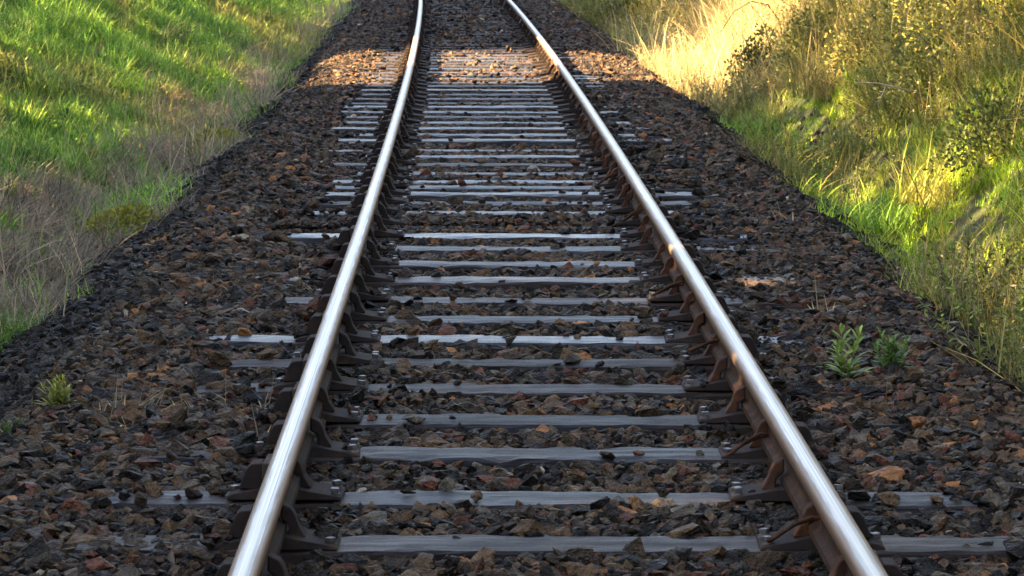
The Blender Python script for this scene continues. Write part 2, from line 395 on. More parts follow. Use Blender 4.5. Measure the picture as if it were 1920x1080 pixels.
for i, yy in enumerate(FRONT[::-1] + SL):
    j = i - len(FRONT)
    s = copy_tree(proto, None, 0, 9 if yy < 27 else 1)
    s.data = slm[(i * 3 + i // 5) % 5]
    z = ZS - LOW.get(j, 0) + random.uniform(-.006, .006)
    s.location = (float(xc(yy)) + random.uniform(-.02, .02), yy, z)
    s.rotation_euler = (0, random.uniform(-.002, .002), heading(yy) + random.uniform(-.006, .006) + (math.pi if 0 else 0))
    if j in (0, 2, 5, 8, 13, 17): child('spring_clip', clip_me, [q for q in s.children if q.location.x > 0][0], (0, -.19, -.012))
    for q in s.children_recursive:
        nm_ = q.name.split('.')[0]
        if nm_ == 'jaw': q.rotation_euler.z += random.uniform(-.06, .06); q.location.z += random.uniform(-.006, .002)
        if nm_ == 'rail_key': q.location.y += random.uniform(-.04, .04)
        if nm_ == 'coach_screw': q.rotation_euler = (random.uniform(-.12, .12), random.uniform(-.12, .12), random.uniform(0, 3)); q.location.z -= random.uniform(0, .010)
        if nm_ == 'spring_clip': q.rotation_euler = (random.uniform(-.1, .1), random.uniform(-.15, .1), random.uniform(-.25, .25))
    for ch in s.children: ch.location.z = (ZS - z); ch.rotation_euler.z += random.uniform(-.02, .02)      # chairs keep the rail level
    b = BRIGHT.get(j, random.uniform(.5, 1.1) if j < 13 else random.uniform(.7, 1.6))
    b *= (.55 if yy > SUN1 else .72 if 0 <= j < 6 else 1.0); gl_ = 1.28 - .36 * b if yy < SUN1 else 1.35  # beyond the sunlit band, deeper shade is put into the sleeper colour
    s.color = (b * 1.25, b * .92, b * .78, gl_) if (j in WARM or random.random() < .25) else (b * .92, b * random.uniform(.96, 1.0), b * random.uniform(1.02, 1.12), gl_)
    if j < 0: lab = 'grey wooden sleeper in front of the lowest one in the photo'
    elif j in LOOK: lab = LOOK[j]
    elif j < nsun[0]:
        n = nsun[0] - j
        lab = ('grey wooden sleeper, %s before the sunlit band of ballast' % ORD[n - 1]) if n <= 40 else 'grey wooden sleeper'
        if j in LOW: lab = 'half buried ' + lab
    elif j <= nsun[-1]: lab = 'wooden sleeper lit orange by the sun, %s inside the sunlit band' % ORD[j - nsun[0]]
    else:
        n = j - nsun[-1]
        lab = 'dark shaded wooden sleeper, %s beyond the sunlit band' % ORD[n - 1]
    tag(s, lab, 'sleeper', 'wooden sleepers under the rails'); sleepers.append((s, yy, j))
for o in [proto] + list(proto.children_recursive): bpy.data.objects.remove(o)

# ------------------------------------------------------------------ scatter with geometry nodes: points carry rot, scl, pick, col
def scatter(name, P, rot, scl, pick, col, sources, label=None, cat=None):
    me = bpy.data.meshes.new(name); n = len(P)
    me.vertices.add(n); me.vertices.foreach_set('co', np.asarray(P, np.float32).ravel())
    for nm, typ, arr, key in (('rot', 'FLOAT_VECTOR', rot, 'vector'), ('scl', 'FLOAT_VECTOR', scl, 'vector'), ('pick', 'INT', pick, 'value'), ('col', 'FLOAT_VECTOR', col, 'vector')):
        a = me.attributes.new(nm, typ, 'POINT'); a.data.foreach_set(key, np.asarray(arr, np.int32 if typ == 'INT' else np.float32).ravel())
    o = bpy.data.objects.new(name, me); C.objects.link(o)
    coll = bpy.data.collections.new(name + '_sources')
    for q, s in enumerate(sources):
        so = bpy.data.objects.new('%s_source_%02d' % (name, q), s); coll.objects.link(so)
    g = bpy.data.node_groups.new(name, 'GeometryNodeTree')
    g.interface.new_socket('Geometry', in_out='INPUT', socket_type='NodeSocketGeometry'); g.interface.new_socket('Geometry', in_out='OUTPUT', socket_type='NodeSocketGeometry')
    gi = g.nodes.new('NodeGroupInput'); go = g.nodes.new('NodeGroupOutput')
    ci = g.nodes.new('GeometryNodeCollectionInfo'); ci.inputs['Collection'].default_value = coll; ci.inputs['Separate Children'].default_value = True; ci.inputs['Reset Children'].default_value = True
    ip = g.nodes.new('GeometryNodeInstanceOnPoints'); ip.inputs['Pick Instance'].default_value = True
    def na(nm, typ):
        a = g.nodes.new('GeometryNodeInputNamedAttribute'); a.data_type = typ; a.inputs['Name'].default_value = nm
        return a.outputs[0]
    er = g.nodes.new('FunctionNodeEulerToRotation')
    g.links.new(na('rot', 'FLOAT_VECTOR'), er.inputs[0]); g.links.new(er.outputs[0], ip.inputs['Rotation'])
    g.links.new(na('scl', 'FLOAT_VECTOR'), ip.inputs['Scale']); g.links.new(na('pick', 'INT'), ip.inputs['Instance Index'])
    g.links.new(gi.outputs[0], ip.inputs['Points']); g.links.new(ci.outputs[0], ip.inputs['Instance']); g.links.new(ip.outputs[0], go.inputs[0])
    md = o.modifiers.new('scatter', 'NODES'); md.node_group = g
    tag(o, label, cat, kind='stuff'); return o

# ------------------------------------------------------------------ ballast stones
def stone(seed):
    r = random.Random(seed); bm = bmesh.new()
    for _ in range(15):
        d = Vector((r.gauss(0, 1), r.gauss(0, 1), r.gauss(0, 1))).normalized() * r.uniform(.75, 1.1)
        bm.verts.new((d.x * .5 * r.uniform(.9, 1.15), d.y * .40, d.z * .27))
    h = bmesh.ops.convex_hull(bm, input=bm.verts)
    bmesh.ops.delete(bm, geom=[e for e in h['geom_interior'] if isinstance(e, bmesh.types.BMVert)], context='VERTS')
    me = bm_mesh('stone', bm); me.materials.append(M_stone); return me
stones = [stone(s) for s in range(14)]
pts = []
for y0, y1, sp in ((5, 20, .030), (20, 34, .036), (34, 72, .046)):
    ny, nx = int((y1 - y0) / sp), int(5.7 / sp)
    A, B = np.meshgrid(np.arange(nx), np.arange(ny))
    xr = -2.85 + (A.ravel() + rng.uniform(0, 1, A.size)) * sp; yy = y0 + (B.ravel() + rng.uniform(0, 1, A.size)) * sp
    pts.append(np.c_[xr, yy, np.full(A.size, sp)])
pts = np.concatenate(pts)
xr, yy, sp = pts.T
n = len(xr)
sz = rng.lognormal(0, .36, n) * .047 * np.interp(sp, [.030, .046], [1, 1.2]); sz = np.clip(sz, .022, .12)
a = np.abs(xr)
edge = 2.38 + (fbm(yy * 1.1, xr * 0 + np.sign(xr) * 7, 31) - .5) * .7 + rng.exponential(.06, n)
zt = np.interp(a, [0, .62, .80, .95, 1.35, 1.7, 2.3, 2.5], [-.204, -.206, -.215, -.200, -.196, -.215, -.50, -.58])
zt = np.where(a > 2.25, np.maximum(zt, ground_z(xr + xc(yy), yy) + .01), zt)
zt = zt + (fbm(xr * 1.6, yy * 1.1, 41) - .5) * np.where(a < .8, .05, .075) + rng.uniform(-.012, .012, n)
zt = zt - .022 * ((a > .84) & (a < 1.32) & (yy > 17)) - .010 * ((a < .66) & (yy > 20))
keep = a < edge
jy = np.array([s[1] for s in sleepers]); jj = np.array([s[2] for s in sleepers])
near = np.abs(yy[:, None] - jy[None]).argmin(1); dy = np.abs(yy - jy[near]); sj = jj[near]
on = dy < .112 + sz * .2
EXL = {1: 1.3, 4: 1.22, 5: 1.2, 6: 1.2, 8: 1.08, 12: 1.2, 14: 1.15, 15: 1.1, 18: 1.1, 20: 1.15, 23: 1.2, 25: 1.28, 26: 1.2, 27: 1.25, 28: 1.3, 29: 1.3, 30: 1.25, 31: 1.3, 32: 1.2, 33: 1.2}
EXR = {0: 1.28, 1: 1.22, 8: 1.02, 15: 1.1, 16: 1.2, 14: 1.0, 24: 1.1, 26: 1.15, 28: 1.1}
for q in range(34, 60): EXL[q] = random.uniform(1.0, 1.3); EXR[q] = random.uniform(.9, 1.2)
for q in range(13, 34): EXL.setdefault(q, random.uniform(.92, 1.25))
exl = np.array([EXL.get(int(q), .86) for q in sj]); exr = np.array([EXR.get(int(q), .86) for q in sj])
bare = on & (((xr < 0) & (a < exl)) | ((xr > 0) & (a < exr)))
stray = rng.uniform(0, 1, n) < np.where((a < .6), .03, .14) * np.interp(yy, [15, 24], [1, .3]) * (fbm(xr * 3, yy * 3, 77) > .5)
stray |= (yy > 33) & (rng.uniform(0, 1, n) < .05 + .10 * (yy > 42))
open_end = (a > .84) & (dy < .32) & (((xr < 0) & (exl > .9) & (a < exl + .02)) | ((xr > 0) & (exr > .9) & (a < exr + .02)))
zt = np.where(open_end, np.minimum(zt, ZS - .014 - sz * .12), zt)
keep &= ~(bare & ~stray)
zt = np.where(bare & stray, ZS + sz * .12, zt)
zt = np.where(on & ~bare & (a < 1.32), np.maximum(zt, ZS - .004), zt)           # stones lying over buried sleeper ends
keep &= ~((np.abs(a - HALF) < .045) & (zt + sz * .3 > -.15))        # nothing inside the rail
keep &= ~((a - HALF < .085) & (a - HALF > -.075) & (dy < .095))
onch = (np.abs(a - HALF) < .19) & (dy < .11)
zt = np.where(onch, ZS + .018 + sz * .1, zt); keep &= ~(onch & (rng.uniform(0, 1, n) < .12))                     # nor on the chairs
keep &= ~((sj == 6) & on & (xr < -.62) & (xr > -.5))
PAL = np.array([(.0060, .0044, .0030), (.023, .0145, .0078), (.070, .041, .0195), (.064, .050, .034), (.21, .088, .028), (.30, .24, .17), (.075, .029, .016)])
warm = fbm(xr * .7, yy * .35, 51)
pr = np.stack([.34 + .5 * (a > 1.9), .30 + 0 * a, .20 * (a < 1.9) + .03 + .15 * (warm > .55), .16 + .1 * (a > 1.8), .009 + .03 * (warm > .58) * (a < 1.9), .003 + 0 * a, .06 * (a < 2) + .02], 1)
pr = np.cumsum(pr / pr.sum(1, keepdims=True), 1)
ci = (rng.uniform(0, 1, (n, 1)) > pr).sum(1)
col = PAL[np.clip(ci, 0, 6)] * rng.uniform(.7, 1.3, (n, 1))
col[(a > .58) & (a < 1.0)] *= .62            # shade along the rails deepened in the stone colour
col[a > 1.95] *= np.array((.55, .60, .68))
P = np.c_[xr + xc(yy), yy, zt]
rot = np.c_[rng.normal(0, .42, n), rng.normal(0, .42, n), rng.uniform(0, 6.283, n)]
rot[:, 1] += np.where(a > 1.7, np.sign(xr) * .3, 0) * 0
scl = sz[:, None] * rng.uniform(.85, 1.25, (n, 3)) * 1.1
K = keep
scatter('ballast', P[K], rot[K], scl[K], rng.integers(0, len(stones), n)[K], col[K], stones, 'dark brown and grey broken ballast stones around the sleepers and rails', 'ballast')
print('stones', K.sum())

# ------------------------------------------------------------------ grass clumps
def clump(seed, nb, radius, lmin, lmax, width, lean, droop, bias=0.0, segs=4, curl=0.0):
    r = np.random.default_rng(seed)
    V = []; F = []; var = []
    for b in range(nb):
        th = r.uniform(0, 6.283); q = radius * math.sqrt(r.uniform())
        base = np.array((q * math.cos(th), q * math.sin(th), -.02))
        az = r.uniform(0, 6.283) if r.uniform() > bias else r.normal(0, .5)
        L = r.uniform(lmin, lmax); ln = abs(r.normal(lean, lean * .45)); dr = max(0, r.normal(droop, droop * .5))
        d = np.array((math.cos(az), math.sin(az), 0)); sd = np.array((-math.sin(az + r.uniform(-.9, .9)), math.cos(az), 0))
        p = base.copy(); an = ln; w0 = width * r.uniform(.7, 1.3); i0 = len(V); vv = r.uniform()
        for s in range(segs + 1):
            t = s / segs; w = w0 * (1 - t ** 1.6) * .5 + .0003
            V.append(p - sd * w); V.append(p + sd * w); var += [vv, vv]
            p = p + (d * math.sin(an) + np.array((0, 0, math.cos(an)))) * (L / segs); an += dr / segs
            az += r.normal(0, curl); d = np.array((math.cos(az), math.sin(az), 0))
        for s in range(segs): j = i0 + 2 * s; F.append((j, j + 1, j + 3, j + 2))
    me = mesh_np('clump', np.array(V), np.array(F), var); me.materials.append(M_blade); return me
def sprig(seed, nst, h, leaf, nl, spread=.5, tilt=.5):
    r = np.random.default_rng(seed); V = []; F = []; var = []
    def quad(p, d, sd, L, w, v):
        i0 = len(V); up = np.cross(sd, d) * (L * r.uniform(-.2, .05))
        V.extend([p, p + d * L * .45 + sd * w - up, p + d * L, p + d * L * .45 - sd * w - up]); F.append((i0, i0 + 1, i0 + 2, i0 + 3)); var.extend([v] * 4)
    for s in range(nst):
        az = r.uniform(0, 6.283); ln = abs(r.normal(0, spread)); d = np.array((math.cos(az) * math.sin(ln), math.sin(az) * math.sin(ln), math.cos(ln)))
        H = h * r.uniform(.6, 1.1); b = np.array((r.normal(0, .05), r.normal(0, .05), -.02))
        sd = np.cross(d, (.3, .9, .1)); sd /= np.linalg.norm(sd); i0 = len(V); v = r.uniform(.2, .8)
        V.extend([b - sd * .0016, b + sd * .0016, b + d * H + sd * .0006, b + d * H - sd * .0006]); F.append((i0, i0 + 1, i0 + 2, i0 + 3)); var.extend([v] * 4)
        for l in range(nl):
            t = r.uniform(.2, 1.0); a2 = r.uniform(0, 6.283); e = tilt + r.normal(0, .35)
            ld = np.array((math.cos(a2) * math.cos(e), math.sin(a2) * math.cos(e), math.sin(e))); ls = np.cross(ld, d); ls /= (np.linalg.norm(ls) + 1e-6)
            quad(b + d * H * t, ld, ls, leaf * r.uniform(.6, 1.3), leaf * .22, r.uniform())
    me = mesh_np('sprig', np.array(V), np.array(F), var); me.materials.append(M_blade); return me
G_SHORT = [clump(100 + s, 46, .12, .07, .17, .0072, .45, .7) for s in range(4)]
G_LONG = [clump(120 + s, 34, .11, .15, .30, .0075, .40, .9) for s in range(4)]
G_DEAD = [clump(140 + s, 44, .13, .13, .32, .0050, .95, 1.0, bias=.6, curl=.12) for s in range(4)]
G_STRAW = [clump(160 + s, 26, .13, .25, .55, .0046, .42, .8, curl=.08) for s in range(4)]
G_SPRIG = [sprig(180 + s, 9, .36, .022, 26) for s in range(4)]
G_HERB = [sprig(190 + s, 8, .13, .032, 9, .7, .3) for s in range(3)]
G_TWIG = [sprig(210 + s, 9, .5, .03, 2, .7) for s in range(3)]
G_WISP = [clump(200 + s, 9, .12, .35, .75, .0034, .55, 1.0, segs=6, curl=.22) for s in range(3)]
ALL = G_SHORT + G_LONG + G_DEAD + G_STRAW + G_SPRIG + G_HERB + G_WISP + G_TWIG
OFF = {}
q = 0
for nm, l in (('short', G_SHORT), ('long', G_LONG), ('dead', G_DEAD), ('straw', G_STRAW), ('sprig', G_SPRIG), ('herb', G_HERB), ('wisp', G_WISP), ('twig', G_TWIG)): OFF[nm] = (q, len(l)); q += len(l)

def bank_points(side, u1, dens):
    L = []
    for y0, y1, k_ in ((9, 24, 1.0), (24, 40, .8), (40, 80, .5)):
        m = int(dens * k_ * (y1 - y0) * u1)
        L.append(np.c_[rng.uniform(0, u1, m), rng.uniform(y0, y1, m)])
    L = np.concatenate(L); u, y = L.T
    xr = side * (2.24 + u - .32 * sm(fbm(y * 1.6, y * 0 + side * 3, 97), .45, .75) * (u < .6)); x = xr + xc(y)
    return u, y, x, ground_z(x, y)
def choose(n, table):                         # table: list of (name, weight array)
    Wt = np.stack([t[1] * np.ones(n) for t in table], 1); Wt = np.cumsum(Wt / Wt.sum(1, keepdims=True), 1)
    return np.clip((rng.uniform(0, 1, (n, 1)) > Wt).sum(1), 0, len(table) - 1)
def emit(name, x, y, z, names, ki, cols, side, label, cat, scale=(.75, 1.3), mult=1.0):
    n = len(x); off = np.array([OFF[nm][0] for nm in names])[ki]; cnt = np.array([OFF[nm][1] for nm in names])[ki]
    pick = off + rng.integers(0, 1000, n) % cnt
    isd = np.array([nm == 'dead' for nm in names])[ki]
    rz = np.where(isd, (0 if side < 0 else math.pi) + rng.normal(0, .6, n), rng.uniform(0, 6.283, n))
    rot = np.c_[rng.normal(0, .12, n), rng.normal(0, .12, n) + (.15 if side < 0 else -.15), rz]
    s = rng.uniform(*scale, n) * np.interp(y, [10, 30, 60], [1, 1.08, 1.3]) * (.55 + .95 * vnoise(x * 2.6, y * 2.2, 88)) * mult
    scatter(name, np.c_[x, y, z], rot, np.c_[s, s, s], pick, cols, ALL, label, cat)

def on_bank(u, v, z0=0.0):                    # a spot of the bank seen at that pixel
    lo, hi = 5.0, 90.0
    r = cam.rotation_euler.to_matrix() @ Vector(((u - 960) / FPX, -(v - 540) / FPX, -1.0))
    t = 6.0
    while t < 90:
        q = Vector((0, 0, EYE)) + r * t
        if q.z < float(ground_z(q.x, q.y)) + z0: return Vector((q.x, q.y, float(ground_z(q.x, q.y))))
        t += .05
    return None
def sm(x, a, b): t = np.clip((x - a) / (b - a), 0, 1); return t * t * (3 - 2 * t)
def jit(n, s=.3): return rng.lognormal(-.04, s, (n, 1)) * np.exp(rng.normal(0, .10, (n, 1)) * np.array((1, .15, .6)))
# grass side
u, y, x, z = bank_points(-1, 7.5, 120)
n = len(u)
lim = np.interp(y, [12, 20, 28, 40], [.38, .56, .60, .42]) + .6 * (fbm(y * .35, u * 0, 61) - .45) * 2
dead = 1 - sm(u + (fbm(x * 1.3, y * .8, 62) - .5) * 1.5, lim - .2, lim + .3)
dead *= 1 - .9 * sm(fbm(x * .8 + 9, y * .35, 65), .56, .64)
dead = np.maximum(dead, .5 * sm(fbm(x * .7 + 40, y * .45, 66), .74, .80))
w1 = fbm(x * 1.1, y * .6, 63); w2 = fbm(x * 2.5, y * 1.5, 64)
names = ['short', 'long', 'dead', 'herb', 'wisp']
ki = choose(n, [('short', .75 * (1 - dead) + .04), ('long', .12 * (1 - dead) + .04), ('dead', dead * 1.1 + .015), ('herb', .26 * (1 - dead) + .04 * dead), ('wisp', .012 + .03 * dead)])
green = np.array((.118, .245, .036)) * (1 - w1[:, None]) * 1.0 + np.array((.20, .325, .045)) * w1[:, None]
green = green * (1 - .5 * sm(w2, .6, .75)[:, None]) + np.array((.085, .18, .05)) * (.5 * sm(w2, .6, .75)[:, None])
deadc = np.array((.12, .098, .072)) * (1 - w2[:, None]) + np.array((.33, .27, .19)) * w2[:, None]
terr = sm(fbm(x * .9 + y * .25, z * 3.2 + x * .4, 69), .60, .68)[:, None]
green = green * (1 - .5 * terr) + np.array((.27, .20, .075)) * .5 * terr
cols = np.where((ki == 2)[:, None] | ((ki == 4) & (dead > .4))[:, None], deadc, green) * jit(n)
gap = (fbm(x * 1.9, y * 1.6, 68) > .64) & (dead > .4)
kk = ~gap & (fbm(x * 2.4 + 3, y * 1.9, 96) < .68) & (u > .55 * fbm(y * 1.7, x * 0, 83) - .12)
emit('grass', x[kk], y[kk], z[kk], names, ki[kk], cols[kk], -1, 'lush green grass with grey dead grass along the ballast edge', 'grass')
# scrub side
u, y, x, z = bank_points(1, 6.5, 150)
n = len(u)
w1 = fbm(x * .9, y * .5, 71); w2 = fbm(x * 2.2, y * 1.3, 72); w3 = fbm(x * .6 + 5, y * .3, 73)
lush = sm(fbm(y * .22, u * .5, 74), .50, .60) * (1 - sm(u, .5, 1.1))
def spot(uu, vv, ru, rv): return np.exp(-((u - uu) / ru) ** 2 - ((y - vv) / rv) ** 2)
lush = np.clip(np.maximum(lush * .12, 1.3 * np.maximum(spot(.4, 28.5, .75, 2.6), spot(.4, 20.5, .8, 3.2))), 0, 1)
dry = spot(.4, 37, 1.5, 4.5)  # dry grass where the sunlit streak falls, its brightness partly put into colour
names = ['short', 'long', 'straw', 'sprig', 'herb', 'wisp', 'dead', 'twig']
ki = choose(n, [('short', 1.1 * lush + .03), ('long', .25 * lush + .03), ('straw', .42 * (1 - lush) + .5 * dry), ('sprig', (.40 + .6 * sm(w1, .46, .60)) * (1 - lush) * (1 - dry)), ('herb', .06 + 0 * u), ('wisp', .14 * (1 - lush)), ('dead', .10 * (1 - lush) + .25 * (u < .4) * (1 - lush)), ('twig', .16 * (1 - lush) * (1 - dry))])
straw = np.array((.15, .145, .04)) * (1 - w2[:, None]) + np.array((.34, .29, .085)) * w2[:, None]
leaf = np.array((.085, .12, .028)) * (1 - w3[:, None]) + np.array((.22, .23, .05)) * w3[:, None]
gl = np.array((.24, .36, .03)) * np.ones((n, 1)); 
cols = np.where((ki <= 1)[:, None], gl * lush[:, None] + leaf * 1.2 * (1 - lush[:, None]), np.where(((ki == 3) | (ki == 4))[:, None], leaf, straw))
cols = np.where((ki == 6)[:, None], np.array((.22, .17, .11)), cols)
cols = np.where((ki == 7)[:, None], np.array((.34, .29, .17)), cols)
cols = cols * jit(n) * (1 - dry[:, None]) + dry[:, None] * np.array((.36, .32, .18)) * jit(n)  # streak grass paled to strengthen the sunlight on it
kk = ((fbm(x * 2.1, y * 1.8, 78) < .66) | (lush > .15) | (rng.uniform(0, 1, n) < .7)) & ~((ki >= 2) & (u < .8) & (rng.uniform(0, 1, n) < .2 + .6 * lush) & (dry < .4))
kk &= ~((np.hypot(x - on_bank(1425, 178).x, (y - on_bank(1425, 178).y) * .8) < .42) & (ki != 4))
emit('scrub', x[kk], y[kk], z[kk], names, ki[kk], cols[kk], 1, 'tangled olive scrub, dry grass and leafy stems on the steep bank', 'scrub', (.8, 1.5), 1 - .5 * lush[kk])

# ------------------------------------------------------------------ single plants and shrubs
def leaf_cloud(seed, n, cx, cy, cz, leaf, shell=.55, elong=.35):
    r = np.random.default_rng(seed)
    d = r.normal(size=(n, 3)); d /= np.linalg.norm(d, axis=1, keepdims=True); d[:, 2] = np.abs(d[:, 2]) * 1.1 - .12
    rad = shell + (1 - shell) * r.uniform(size=(n, 1)) ** .7
    lob = .72 + .5 * fbm(np.arctan2(d[:, 1], d[:, 0]) * 1.6 + seed, d[:, 2] * 2.4 + seed, seed % 50)
    p = d * rad * lob[:, None] * np.array((cx, cy, cz)); p[:, 2] += cz * .12
    a = r.normal(size=(n, 3)) * .6 + d; a[:, 2] += .35; a /= np.linalg.norm(a, axis=1, keepdims=True)
    b = np.cross(a, r.normal(size=(n, 3))); b /= np.linalg.norm(b, axis=1, keepdims=True)
    L = leaf * r.uniform(.6, 1.4, (n, 1)); w = L * elong
    V = np.stack([p, p + a * L * .5 + b * w, p + a * L, p + a * L * .5 - b * w], 1).reshape(-1, 3)
    F = np.arange(4 * n).reshape(-1, 4); return V, F, np.repeat(r.uniform(size=n), 4)
def shrub(name, loc, size, leaf, n, col, label, cat, seed, group=None, stems=9, elong=.35, spread=.5):
    root = bpy.data.objects.new(name, None); C.objects.link(root); root.location = loc; tag(root, label, cat, group)
    V, F, var = leaf_cloud(seed, n, *size, leaf, .3, elong)
    m = leafmat(name + '_leaf', False, col, .3, spread)
    link_mesh('foliage', mesh_np('foliage', V, F, var), m, root)
    r = random.Random(seed); bm = bmesh.new()
    for _ in range(stems):
        a = r.uniform(0, 6.28); q = r.uniform(.3, .9); t = Vector((math.cos(a) * size[0] * q, math.sin(a) * size[1] * q, size[2] * r.uniform(.6, 1.05)))
        b = Vector((r.uniform(-.05, .05), r.uniform(-.05, .05), -.1)); mid = (b + t) * .5 + Vector((r.uniform(-.06, .06), r.uniform(-.06, .06), .08))
        add_tube(bm, [b, (b + mid) * .5, mid, t], [.007, .006, .005, .002], 4)
    link_mesh('stem', bm_mesh('stem', bm), M_bramble, root); return root
def tussock(name, loc, cl, col, label, cat, size, seed, group=None, spread=.55):
    nb, rad, l0, l1, w, lean, droop = cl
    me = clump(seed, nb, rad, l0, l1, w, lean, droop, segs=5, curl=.06)
    me.materials.clear()
    o = link_mesh(name, me, leafmat(name + '_blade', False, col, .3, spread)); o.location = loc; o.rotation_euler = (0, 0, seed)
    o.scale = (size,) * 3
    tag(o, label, cat, group); return o
for (u_, v_, cl, col, lab, cat, s, sd) in (
    (45, 610, (260, .20, .22, .42, .004, .85, 1.3), (.20, .155, .11), 'grey brown mound of dead grass at the ballast edge, lowest on the grass bank', 'tussock', 1.0, 1),
    (10, 650, (200, .16, .14, .30, .005, .45, .6), (.075, .16, .03), 'bright green tuft below the lowest dead grass mound', 'tussock', 1.0, 2),
    (430, 170, (420, .42, .30, .60, .0055, .8, 1.2), (.25, .20, .14), 'big pale clump of dead grass close to the far sunlit stones', 'tussock', 1.3, 3),
    (385, 225, (260, .30, .25, .5, .005, .85, 1.2), (.21, .165, .12), 'brown dead grass clump just below the big pale clump', 'tussock', 1.2, 4),
    (255, 300, (300, .28, .25, .5, .005, .85, 1.3), (.18, .145, .11), 'dark grey dead grass clump halfway along the grass bank foot', 'tussock', 1.15, 5),
    (115, 440, (320, .26, .25, .48, .0045, .85, 1.3), (.20, .165, .125), 'grey dead grass clump hanging beside the yellow moss', 'tussock', 1.1, 6),
    (565, 125, (260, .34, .10, .26, .007, .5, .7), (.15, .23, .03), 'yellow green grass patch touching the far ballast shoulder', 'tussock', 1.3, 7),
    (1445, 250, (700, .40, .12, .26, .007, .6, .9), (.14, .24, .025), 'vivid green grass tussock just in front of the sunlit streak', 'tussock', 1.3, 8),
    (1700, 420, (700, .42, .12, .28, .007, .6, .9), (.13, .25, .024), 'large bright green grass tussock at the foot of the scrub bank', 'tussock', 1.2, 9),
    (1770, 380, (360, .28, .25, .5, .0045, .5, .9), (.26, .26, .05), 'yellowish green grass tuft behind the large bright tussock', 'tussock', 1.2, 10),
    (1895, 605, (240, .20, .12, .30, .0045, .5, .8), (.17, .25, .04), 'lime green tuft by the ballast, lowest on the scrub bank', 'tussock', 1.0, 11),
    (1215 + 350, 180, (420, .30, .35, .75, .005, .5, 1.0), (.30, .25, .085), 'tall straw coloured grass clump high on the scrub bank', 'tussock', 1.2, 12),
):
    q = on_bank(u_, v_)
    if q is not None: tussock('grass_tussock', q, cl, col, lab, cat, s, sd, 'grass tussocks on the banks')
for (u_, v_, size, leaf, nl, col, lab, sd) in (
    (1425, 178, (.36, .45, .72), .034, 3400, (.055, .070, .018), 'dark leafy shrub overlapping the sunlit streak', 21),
    (1530, 120, (.4, .5, .55), .032, 3000, (.12, .14, .03), 'olive shrub just behind the dark one on the scrub bank', 22),
    (1640, 120, (.5, .6, .55), .030, 3000, (.24, .22, .06), 'yellowish olive shrub at the middle of the scrub bank', 23),
    (1780, 170, (.5, .6, .5), .030, 3000, (.15, .17, .045), 'grey green shrub above the yellowish green tuft', 24),
    (1870, 300, (.4, .5, .5), .030, 2600, (.085, .11, .03), 'dark green shrub at the edge of the photo above the lime tuft', 25),
    (1180, 60, (.5, .8, .7), .07, 1300, (.085, .10, .026), 'shaded olive shrub beyond the sunlit streak', 26),
    (1850, 60, (.6, .7, .6), .032, 3200, (.24, .23, .06), 'pale olive shrub in the upper corner of the scrub bank', 27),
):
    q = on_bank(u_, v_)
    if q is not None: shrub('shrub', q - Vector((0, 0, .08)), size, leaf, nl, col, lab, 'shrub', sd, 'shrubs on the scrub bank')

def weed(loc, h, npairs, leaf, col, label, seed, stems=1):
    root = bpy.data.objects.new('weed', None); C.objects.link(root); root.location = loc; tag(root, label, 'weed', 'weeds growing in the ballast')
    r = random.Random(seed); bm = bmesh.new(); V = []; F = []; var = []
    for s in range(stems):
        az = r.uniform(0, 6.28); ln = r.uniform(.05, .5) if stems > 1 else .08; H = h * r.uniform(.7, 1.05)
        d = Vector((math.cos(az) * math.sin(ln), math.sin(az) * math.sin(ln), math.cos(ln)))
        b = Vector((r.uniform(-.03, .03), r.uniform(-.03, .03), -.02)) if stems > 1 else Vector((0, 0, -.02))
        add_tube(bm, [b, b + d * H * .5, b + d * H], [.003, .0024, .001], 4)
        for k_ in range(npairs):
            t = .15 + .85 * k_ / npairs; L = leaf * (1.15 - .7 * t) * r.uniform(.8, 1.2)
            for q in range(2):
                a = k_ * 2.4 + q * math.pi + r.uniform(-.4, .4); e = .25 + .7 * t + r.uniform(-.2, .2)
                ld = Vector((math.cos(a) * math.cos(e), math.sin(a) * math.cos(e), math.sin(e))); sd = ld.cross(Vector((0, 0, 1))).normalized(); w = L * .11
                p = b + d * (H * t); v = r.random(); i0 = len(V)
                for (f_, ww, dz) in ((0, .15, 0), (.35, 1, .03), (.7, .8, .0), (1, .05, -.1)):
                    c = p + ld * (L * f_) + Vector((0, 0, dz * L)); V += [c - sd * w * ww, c + sd * w * ww]; var += [v, v]
                for j in range(3): F.append((i0 + 2 * j, i0 + 2 * j + 1, i0 + 2 * j + 3, i0 + 2 * j + 2))
    link_mesh('stem', bm_mesh('stem', bm), M_stalk, root)
    link_mesh('foliage', mesh_np('foliage', np.array(V), np.array(F), var), leafmat('weed_leaf', False, col, .3, .45), root)
weed(at(1592, 712, -.20), .22, 12, .10, (.20, .28, .06), 'feathery pale green weed in the ballast beside the scrub side rail', 1, 3)
weed(at(1672, 690, -.19), .17, 10, .06, (.11, .20, .045), 'low bushy dark green weed next to the pale feathery one', 2, 14)
weed(at(108, 765, -.21), .13, 7, .07, (.19, .20, .03), 'small yellow green weed in the ballast below the grass bank', 3, 8)
weed(at(22, 812, -.24), .07, 5, .05, (.07, .12, .03), 'tiny green weed at the very edge of the photo in the ballast', 4, 5)

